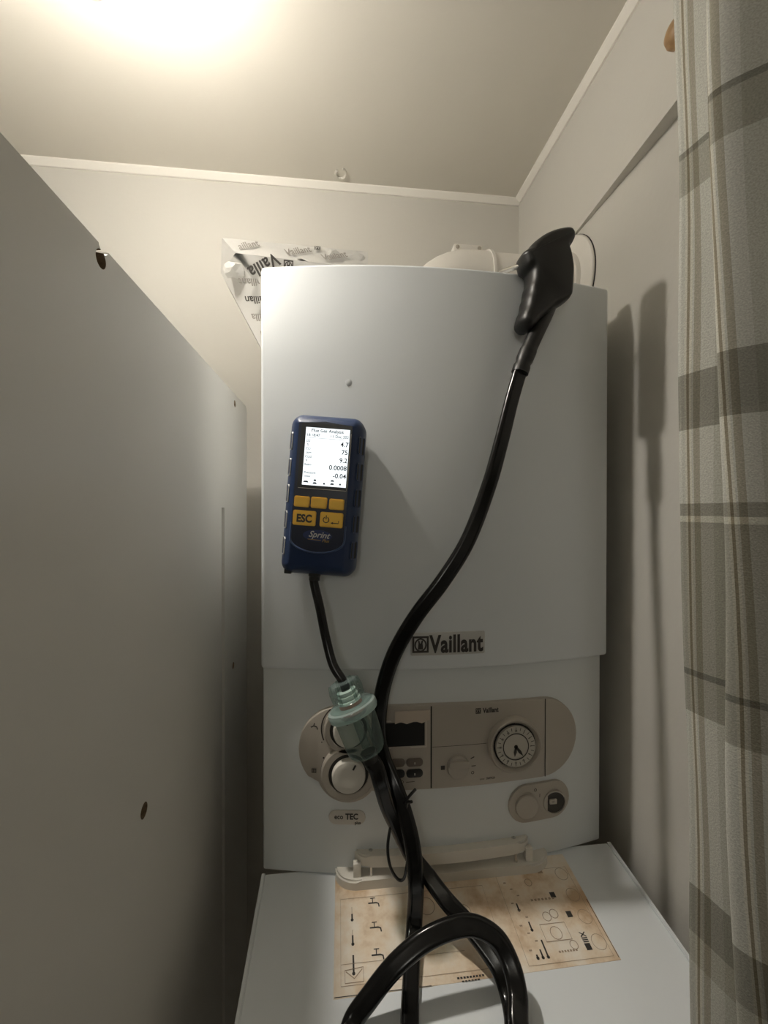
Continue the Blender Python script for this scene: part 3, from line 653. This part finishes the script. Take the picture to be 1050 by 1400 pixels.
b = nb(); aplate(b, [(-0.0205, 0.0110), (0.0262, 0.0110), (0.0262, 0.0722), (-0.0205, 0.0722)], 0.0419, 0.0425, 0); scr = obj('screen', b, M['screen'], an, label='white backlit screen')
b = nb(); line2d(b, [(-0.0245, 0.0075), (0.0270, 0.0075), (0.0275, 0.012), (0.0278, 0.068)], 0.0005, lambda x, z: AN(x, z, 0.0424)); obj('bezel_glint', b, M['beige_l'], an, smooth=False)
b = nb(); f2 = lambda x, z: AN(x, z, 0.0427)
def st_(s, x, z, size, al='CENTER', bold=0.0): put2d(b, text2d(s, size, bold, al), f2, x, z)
st_('Flue Gas Analysis', 0.0025, 0.0692, 0.0049, 'CENTER', 0.02); st_('18:18:47', -0.0195, 0.0640, 0.0042, 'LEFT', 0.015); st_('11 Dec 202', 0.0255, 0.0640, 0.0042, 'RIGHT', 0.015)
line2d(b, [(-0.0195, 0.0612), (0.0250, 0.0612)], 0.0003, f2)
for (n1, n2, v_), z in zip((('O2', '%', '4.7'), ('CO', 'ppm', '75'), ('CO2', '%', '9.2'), ('Ratio', '', '0.0008'), ('Pressure', 'mbar', '-0.04')), (0.0560, 0.0478, 0.0392, 0.0310, 0.0225)):
    st_(n1, -0.0195, z+0.0017, 0.0036, 'LEFT', .015); st_(n2, -0.0185, z-0.0022, 0.0032, 'LEFT', .015); st_(v_, 0.0258, z, 0.0070, 'RIGHT', 0.02)
for x, z, s in ((-0.0165, 0.0145, .0030), (-0.0070, 0.0165, .0016), (-0.0070, 0.0135, .0024), (0.0030, 0.0135, .0013), (0.0115, 0.0172, .0020), (0.0115, 0.0138, .0022), (0.0200, 0.0140, .0012)):
    poly2d(b, [(x-s, z-.0009), (x+s, z-.0009), (x+s*.6, z+.0009), (x-s*.6, z+.0009)], f2)
obj('readings', b, M['lcdtext'], scr, smooth=False)['kind'] = 'stuff'
for x, z, hw, hh in ((-0.0190, -0.0070, .0082, .0058), (-0.0008, -0.0070, .0085, .0060), (0.0180, -0.0074, .0080, .0058), (-0.0150, -0.0242, .0122, .0080), (0.0138, -0.0242, .0122, .0080)):
    b = nb(); aplate(b, rrect(x-hw, x+hw, z-hh, z+hh, 0.0018, 3), 0.040, 0.0440, 0.0010); kb = obj('key', b, M['yellow'], an)
    if hw > .01:
        b = nb(); f2 = lambda u, v: AN(u, v, 0.0443)
        if x < 0: put2d(b, text2d('ESC', 0.0112, 0.045), f2, x, z-0.0008, 0, .88)
        else:
            line2d(b, arc(x-0.0055, z-0.0002, 0.0030, 115, 425, 16), 0.0009, f2); line2d(b, [(x-0.0055, z+0.0003), (x-0.0055, z+0.0046)], 0.0010, f2)
            line2d(b, [(x+0.0005, z-0.0032), (x+0.0078, z-0.0032), (x+0.0078, z-0.0005)], 0.0009, f2); poly2d(b, [(x-0.0006, z-0.0032), (x+0.0020, z-0.0019), (x+0.0020, z-0.0045)], f2)
        obj('key_legend', b, M['ink'], kb, smooth=False)['kind'] = 'stuff'
b = nb(); f2 = lambda u, v: AN(u, v, 0.0419); aplate(b, [(0.0155*math.cos(a*math.pi/12), -0.0420+0.0062*math.sin(a*math.pi/12)) for a in range(24)], 0.0415, 0.0418, 0)
em = obj('maker_emblem', b, mat('emblem_blue', (0.015, 0.03, 0.11), 0.3), an)
b = nb(); put2d(b, text2d('Sprint', 0.0092, 0.015, 'CENTER', 0.35), f2, 0.0015, -0.0412, -2); obj('emblem_lettering', b, M['silver'], em, smooth=False)['kind'] = 'stuff'
b = nb(); put2d(b, text2d('Plus', 0.0046, 0.01, 'CENTER', 0.3), f2, 0.0090, -0.0470, 0); line2d(b, [(-0.010, -0.0462), (0.004, -0.0468)], 0.0006, f2); obj('emblem_lettering', b, mat('gold_ink', (0.4, 0.26, 0.07), 0.4, metal=.4), em, smooth=False)['kind'] = 'stuff'
for s in (-1, 1):
    for k in range(5):
        z0 = 0.058-0.0285*k; b = nb(); c = nb()
        def SV(e, z, s=s): # point on the sloping flank of the boot: e runs from front to rear
            return AN(s*(0.0353+0.0052*e), z, 0.0352-0.0130*e)
        ring = [(0.1, z0-.009), (0.9, z0-.0095), (1.0, z0-.008), (1.0, z0+.008), (0.9, z0+.0095), (0.1, z0+.009), (0.0, z0+.0075), (0.0, z0-.0075)]
        tube(b, [SV(e, z)+Vector((s*0.0004, -0.0006, 0)) for e, z in ring], 0.0007, 6, closed=True)
        fr = obj('vent_frame', b, M['silver'] if s < 0 else M['blue'], an)
        poly2d(c, [(e, z) for e, z in ring], lambda e, z: SV(e, z)+Vector((s*0.0006, -0.0008, 0))); obj('vent_opening', c, M['dark'], fr, smooth=False)
b = nb(); lathe(b, AN(-0.0030, -0.084, 0.022), -eU, [(0, 0.0068), (0.004, 0.0068), (0.005, 0.006), (0.009, 0.006)], 18); obj('hose_port', b, M['black'], an)
b = nb(); aplate(b, rrect(-0.035, -0.027, -0.0865, -0.0800, 0.001, 2), 0.022, 0.0320, 0.0008); obj('base_clip', b, M['black'], an)

# ------------------------------------------------------------------ hoses, probe, water trap
HOSE_DOWN = [(0.1192, -0.0360, 0.6796), (0.1117, -0.0400, 0.6652), (0.1017, -0.0440, 0.6467), (0.0893, -0.0460, 0.6208), (0.0800, -0.0470, 0.5982), (0.0692, -0.0480, 0.5640), (0.0547, -0.0520, 0.5136), (0.0387, -0.0560, 0.4636), (0.0140, -0.0600, 0.4042), (-0.0137, -0.0620, 0.3613), (-0.0417, -0.0600, 0.3247), (-0.0621, -0.0560, 0.2905), (-0.0734, -0.0500, 0.2606), (-0.0807, -0.0420, 0.2248), (-0.0823, -0.0330, 0.1830), (-0.0773, -0.0340, 0.1538), (-0.0655, -0.0480, 0.1290), (-0.0559, -0.0590, 0.1040), (-0.0494, -0.0690, 0.0772), (-0.0470, -0.0760, 0.0435), (-0.0493, -0.0793, 0.0058), (-0.0572, -0.1088, -0.0071), (-0.0657, -0.1458, -0.0145)]
HOSE_ARCH = [(-0.1174, -0.1458, -0.0121), (-0.1010, -0.1403, 0.0037), (-0.0774, -0.1354, 0.0243), (-0.0495, -0.1307, 0.0390), (-0.0210, -0.1279, 0.0453), (0.0005, -0.1270, 0.0435), (0.0201, -0.1319, 0.0338), (0.0292, -0.1425, 0.0194), (0.0297, -0.1556, 0.0076), (0.0233, -0.1742, -0.0008)]
HOSE_RETURN = [(0.0214, -0.1685, -0.0171), (0.0264, -0.1541, -0.0147), (0.0282, -0.1401, -0.0103), (0.0251, -0.1268, -0.0015), (0.0150, -0.1150, 0.0091), (0.0014, -0.1019, 0.0198), (-0.0166, -0.0874, 0.0317), (-0.0320, -0.0660, 0.0405), (-0.0480, -0.0520, 0.0540), (-0.0622, -0.0530, 0.0840), (-0.0752, -0.0600, 0.1160), (-0.0833, -0.0680, 0.1454), (-0.0882, -0.0700, 0.1626)]
SHORT = [(-0.1532, -0.0420, 0.3539), (-0.1491, -0.0430, 0.3298), (-0.1426, -0.0460, 0.2981), (-0.1345, -0.0540, 0.2701), (-0.1282, -0.0600, 0.2548)]
WIRE = [(-0.0458, -0.0660, 0.1359), (-0.0519, -0.0640, 0.1278), (-0.0565, -0.0580, 0.1168), (-0.0659, -0.0560, 0.1041), (-0.0718, -0.0580, 0.0916), (-0.0759, -0.0660, 0.0744), (-0.0733, -0.0700, 0.0571), (-0.0654, -0.0700, 0.0438), (-0.0591, -0.0700, 0.0440), (-0.0553, -0.0660, 0.0536), (-0.0530, -0.0620, 0.0691), (-0.0527, -0.0600, 0.0915), (-0.0544, -0.0600, 0.1157), (-0.0494, -0.0640, 0.1213)]
GRIP = [(0.0806, 0.7236), (0.0797, 0.7286), (0.0823, 0.7330), (0.0876, 0.7359), (0.0894, 0.7394), (0.0964, 0.7466), (0.1053, 0.7532), (0.1160, 0.7586), (0.1268, 0.7619), (0.1340, 0.7629), (0.1394, 0.7607), (0.1430, 0.7550), (0.1422, 0.7490), (0.1390, 0.7437), (0.1368, 0.7401), (0.1395, 0.7309), (0.1418, 0.7174), (0.1414, 0.7037), (0.1406, 0.6900), (0.1388, 0.6839), (0.1334, 0.6794), (0.1253, 0.6747), (0.1181, 0.6709), (0.1092, 0.6619), (0.1021, 0.6556), (0.0950, 0.6476), (0.0897, 0.6440), (0.0835, 0.6454), (0.0786, 0.6502), (0.0777, 0.6561), (0.0799, 0.6638), (0.0825, 0.6698), (0.0838, 0.6783), (0.0860, 0.6843), (0.0869, 0.6920), (0.0891, 0.6989), (0.0899, 0.7090), (0.0886, 0.7123), (0.0833, 0.7154)]
TWIN = []
for k in range(9): a = math.radians(-106+212*k/8); TWIN.append((0.0042+0.0045*math.cos(a), 0.0045*math.sin(a)))
for k in range(9): a = math.radians(74+212*k/8); TWIN.append((-0.0042+0.0045*math.cos(a), 0.0045*math.sin(a)))

TA0, TB0 = Vector((-0.1240, -0.060, 0.2540)), Vector((-0.0940, -0.071, 0.1725))
td = (TB0-TA0).normalized()
# short hose
sh = [AN(-0.0030, -0.088, 0.022), AN(-0.0030, -0.096, 0.022)]+[Vector(q) for q in SHORT[1:4]]+[TA0+td*0.000, TA0+td*0.014]
b = nb(); tube(b, sh, 0.0050, 14, smooth=8); h_ = obj('rubber_hose', b, M['hose']); tag(h_, 'short black rubber hose from analyser base down to the green water trap', 'hose')

tr = thing('water_trap', 'clear green-tinted plastic water trap hanging among black hoses before the dials', 'water trap', TB0)
b = nb(); prof = [(0.0, 0.0105), (0.0008, 0.0145), (0.004, 0.0158), (0.007, 0.0150), (0.0075, 0.0138), (0.010, 0.0138), (0.0105, 0.0150), (0.013, 0.0150), (0.0135, 0.0138), (0.016, 0.0138), (0.0165, 0.0150), (0.019, 0.0150), (0.020, 0.0160), (0.024, 0.0222), (0.026, 0.0236)]
lathe(b, TA0, td, prof, 36); obj('trap_cap', b, M['clear'], tr)
b = nb()
for k in range(6):
    a = k*math.pi/3; d_, u_, v_ = frame(td); c0 = u_*math.cos(a)+v_*math.sin(a)
    tube(b, [TA0+c0*0.0150+td*0.001, TA0+c0*0.0166+td*0.010, TA0+c0*0.0160+td*0.019], 0.0017, 8)
obj('cap_rib', b, M['clear'], tr)
b = nb(); lathe(b, TA0, td, [(0.026, 0.0236), (0.027, 0.0262), (0.0295, 0.0270), (0.033, 0.0270), (0.0355, 0.0260), (0.0360, 0.0226)], 96, rib=0.014); obj('knurled_collar', b, M['ring_highlight'], tr)
b = nb(); lathe(b, TA0, td, [(0.036, 0.0222), (0.045, 0.0220), (0.067, 0.0208), (0.074, 0.0198), (0.078, 0.0165), (0.0795, 0.010), (0.0795, 0.0)], 40); obj('bowl', b, M['clear'], tr)
b = nb(); lathe(b, TA0, td, [(0.010, 0.0060), (0.0105, 0.0105), (0.012, 0.0105), (0.0125, 0.009), (0.0145, 0.009), (0.015, 0.0112), (0.017, 0.0112), (0.0175, 0.0095), (0.0195, 0.0095), (0.020, 0.0125), (0.0225, 0.0125), (0.0225, 0)], 28); obj('white_insert', b, M['coil'], tr)
b = nb(); lathe(b, TA0, td, [(0.0228, 0.0125), (0.0330, 0.0135), (0.0345, 0.012), (0.0345, 0)], 28); obj('filter_disc', b, M['brown'], tr, label='brown filter disc')
b = nb(); lathe(b, TA0, td, [(0.036, 0.0045), (0.072, 0.0045)], 14); lathe(b, TA0+frame(td)[1]*0.009, td, [(0.036, 0.002), (0.070, 0.002)], 10); obj('inner_tube', b, M['clear'], tr)
b = nb(); lathe(b, TA0, td, [(0.077, 0.0085), (0.088, 0.0080)], 20); obj('outlet_spigot', b, M['black'], tr)

pr_ = thing('flue_probe', 'black pistol-grip flue probe with long twin hose, hooked over the boiler top right', 'flue probe', (0.111, -0.045, 0.705))
# handle: outline in the picture plane of the wall, given real thickness
hx = [Vector((x, 0, z)) for x, z in GRIP]; hp = catmull([Vector((p.x, 0, p.z)) for p in hx]+[Vector((hx[0].x, 0, hx[0].z))], 3)[:-1]
cxh = sum((p.x for p in hp))/len(hp); czh = sum((p.z for p in hp))/len(hp)
def inset(pts, e):
    out = []; n = len(pts)
    area = sum(pts[i].x*pts[(i+1) % n].z-pts[(i+1) % n].x*pts[i].z for i in range(n))
    sg = 1 if area > 0 else -1
    for i in range(n):
        t = (pts[(i+2) % n]-pts[i-2]); nn = Vector((-t.z, 0, t.x)).normalized()*sg
        out.append(pts[i]+nn*e)
    return out
b = nb(); rr = []
for y, e in ((-0.025, .006), (-0.028, .0025), (-0.034, .0004), (-0.040, 0), (-0.048, 0.0002), (-0.054, .0016), (-0.058, .0042), (-0.0595, .0068)):
    rr.append([b.verts.new((p.x, y, p.z)) for p in inset(hp, e)])
for A, B in zip(rr, rr[1:]):
    for j in range(len(A)): b.faces.new((A[j], A[(j+1) % len(A)], B[(j+1) % len(A)], B[j]))
b.faces.new(rr[0]); b.faces.new(rr[-1]); obj('grip', b, M['handle'], pr_, angle=60)
b = nb(); tube(b, [(0.0850, -0.042, 0.7225), (0.0760, -0.010, 0.7330), (0.066, 0.108, 0.768)], 0.0030, 12); obj('probe_tube', b, M['steel'], pr_, label='thin steel probe tube')
# long twin hose, one continuous run
p1 = [Vector(q) for q in HOSE_DOWN]+[FL(-0.070, -0.172, .008), FL(-0.083, -0.193, .008), FL(-0.103, -0.198, .008), FL(-0.118, -0.186, .008), FL(-0.121, -0.166, .008)]
p1 += [Vector(q) for q in HOSE_ARCH]+[FL(0.030, -0.197, .018), Vector((0.038, -0.227, -0.026)), Vector((0.042, -0.234, -0.12)), Vector((0.036, -0.236, -0.22)), Vector((0.024, -0.236, -0.255)), Vector((0.008, -0.236, -0.22)), Vector((0.008, -0.234, -0.12)), Vector((0.012, -0.227, -0.030)), FL(0.015, -0.197, .008)]
p1 += [Vector(q) for q in HOSE_RETURN]+[TA0+td*0.086]
P = catmull(p1, 8)
def tw(t):
    return 0.55*math.sin(t*13.0+0.6)*math.exp(-((t-0.12)/0.10)**2)+0.22*math.sin(t*40)
b = nb(); sweep(b, P, TWIN, normal=(0, -0.8, 0.55), twist=tw); obj('twin_hose', b, M['hose'], pr_, angle=70)
# strain relief collar under the grip
i0 = 8; b = nb(); seg = P[2:34]
sweep(b, seg, circ(0.0086, 16), scale=lambda t: 1.12-0.10*t+(0.10 if 0.70 < t < 0.86 else 0)+(0.12 if t > 0.93 else 0)); obj('strain_relief', b, M['handle'], pr_)

b = nb(); wl = [Vector(q) for q in WIRE]
tube(b, wl, 0.0016, 8, smooth=6); wt = obj('wire_tie', b, M['black']); tag(wt, 'thin black wire tie looped around the hoses above the hinge', 'tie')

# ------------------------------------------------------------------ right side: peg, curtain, rail
b = nb(); pc = Vector((0.2385, -0.0920, 0.9530)); lathe(b, pc+Vector((0.0127, 0, 0)), (-1, 0, 0), [(0, 0.009), (0.005, 0.0085), (0.007, 0.0105), (0.012, 0.0140), (0.018, 0.0140), (0.023, 0.0110), (0.026, 0.005), (0.0265, 0)], 28)
tag(obj('wooden_peg', b, M['wood']), 'round varnished wooden peg on the right wall, half behind the curtain', 'peg')
def curtain():
    plan = [(.0930, -.2601), (.0953, -.2710), (.0981, -.2825), (.1015, -.2900), (.1020, -.2960), (.0950, -.2985), (.0865, -.2975), (.0815, -.2995), (.0845, -.3065), (.0942, -.3160), (.1045, -.3250), (.1130, -.3260), (.1180, -.3080), (.125, -.298), (.133, -.303), (.139, -.315), (.147, -.323), (.155, -.316), (.162, -.300), (.172, -.294), (.180, -.304), (.188, -.318), (.198, -.313), (.204, -.298), (.214, -.292), (.224, -.300), (.234, -.312)]
    c = catmull([Vector((x, y, 0)) for x, y in plan], 5)
    u = [0.0]
    for a, d in zip(c, c[1:]): u.append(u[-1]+(d-a).length)
    b = nb(); uvl = b.loops.layers.uv.new('UVMap'); zs = [FZ+0.04+(CZ-0.018-FZ-0.04)*k/70 for k in range(71)]; R_ = []
    for z in zs:
        row = []; q = (z-0.437)
        for p, uu in zip(c, u):
            k = min(1, max(0, (uu-0.030)/0.020)); low = max(0, 0.30-z)
            x = p.x-(0.0234+0.008*k)*q+k*0.16*low*low*(1 if low < .4 else .4/low)+0.0009*math.sin(z*11+uu*60)+0.0005*math.sin(z*31+uu*140)
            x = min(x, WX-0.004)
            row.append((b.verts.new((x, p.y+0.0010*math.sin(z*17+uu*60), z)), uu+0.022*(z-0.5)*k, z))
        R_.append(row)
    for A, B in zip(R_, R_[1:]):
        for j in range(len(A)-1):
            q = (A[j], A[j+1], B[j+1], B[j]); f = b.faces.new([t[0] for t in q]); f.smooth = True
            for l, t in zip(f.loops, q): l[uvl].uv = (t[1], t[2])
    me = bpy.data.meshes.new('plaid_curtain'); b.to_mesh(me); b.free(); me.materials.append(curtain_material())
    o = bpy.data.objects.new('plaid_curtain', me); COL.objects.link(o)
    s = o.modifiers.new('thick', 'SOLIDIFY'); s.thickness = 0.0009; s.offset = 0
    return tag(o, 'pale grey plaid curtain with taupe bands hanging in folds at the right', 'curtain')
curtain()
b = nb(); box(b, 0.06, WX-0.002, -0.322, -0.288, CZ-0.020, CZ, 0.002); tag(obj('curtain_rail', b, M['trim']), 'white rail on the ceiling above the plaid curtain', 'rail')

# ------------------------------------------------------------------ lamp above the cupboard panel
lp = thing('ceiling_lamp', 'lit reflector lamp on a short white ceiling arm above the cupboard', 'lamp', (LAMP.x, LAMP.y, CZ))
# reflector lamp on a short ceiling arm, head shaped to steer its light: clear bright front, frosted back that glows dimly
A_ = LAMP_AXIS.normalized(); back = LAMP-A_*0.062; top = Vector((back.x-0.005, back.y, CZ))
b = nb(); lathe(b, top, (0, 0, -1), [(0, 0.036), (0.010, 0.034), (0.014, 0.010)], 32); obj('ceiling_rose', b, M['trim'], lp)
b = nb(); tube(b, [top+Vector((0, 0, -0.012)), back+Vector((-0.005, 0, 0.02)), back], 0.006, 10, smooth=4); obj('arm', b, M['trim'], lp)
b = nb(); lathe(b, back-A_*0.008, A_, [(0, 0.010), (0.004, 0.015), (0.042, 0.0165), (0.046, 0.0145)], 28); obj('lamp_holder', b, M['trim'], lp)
b = nb(); lathe(b, LAMP, A_, [(-0.024, 0.0145), (-0.012, 0.0185), (0.0, LAMP_R), (0.0, 0.0005)], 28); obj('frosted_back', b, M['bulb_back'], lp)
b = nb(); lathe(b, LAMP+A_*0.0005, A_, [(0.003*math.sin(math.radians(a)), LAMP_R*0.97*math.cos(math.radians(a))) for a in range(0, 90, 15)]+[(0.003, 0)], 28); obj('bulb_lens', b, M['bulb'], lp)
b = nb(); lathe(b, LAMP, A_, [(-0.002, LAMP_R+0.0005), (LAMP_BAFFLE, LAMP_R+0.0015), (LAMP_BAFFLE, LAMP_R+0.003), (-0.002, LAMP_R+0.002)], 28); obj('lamp_baffle', b, M['trim'], lp)  # deep baffle put in to cut the lamp's sideways light

rl = thing('fill_lamp', 'unseen round globe added behind the viewpoint as soft fill light', 'lamp', (FILL_LAMP.x, FILL_LAMP.y, CZ))
b = nb(); bmesh.ops.create_uvsphere(b, u_segments=20, v_segments=12, radius=FILL_R); bmesh.ops.translate(b, verts=b.verts, vec=FILL_LAMP)
obj('globe', b, mat('fill_globe', (1, 1, 1), 0.5, emit=(1.0, 0.97, 0.88), estr=FILL_STRENGTH), rl)
b = nb(); lathe(b, (FILL_LAMP.x, FILL_LAMP.y, CZ), (0, 0, -1), [(0, 0.04), (0.02, 0.035), (0.025, 0.006), (CZ-FILL_LAMP.z-FILL_R-0.02, 0.006), (CZ-FILL_LAMP.z-FILL_R-0.015, 0.03), (CZ-FILL_LAMP.z-FILL_R+0.01, 0.03)], 20); obj('flex_and_cap', b, M['trim'], rl)
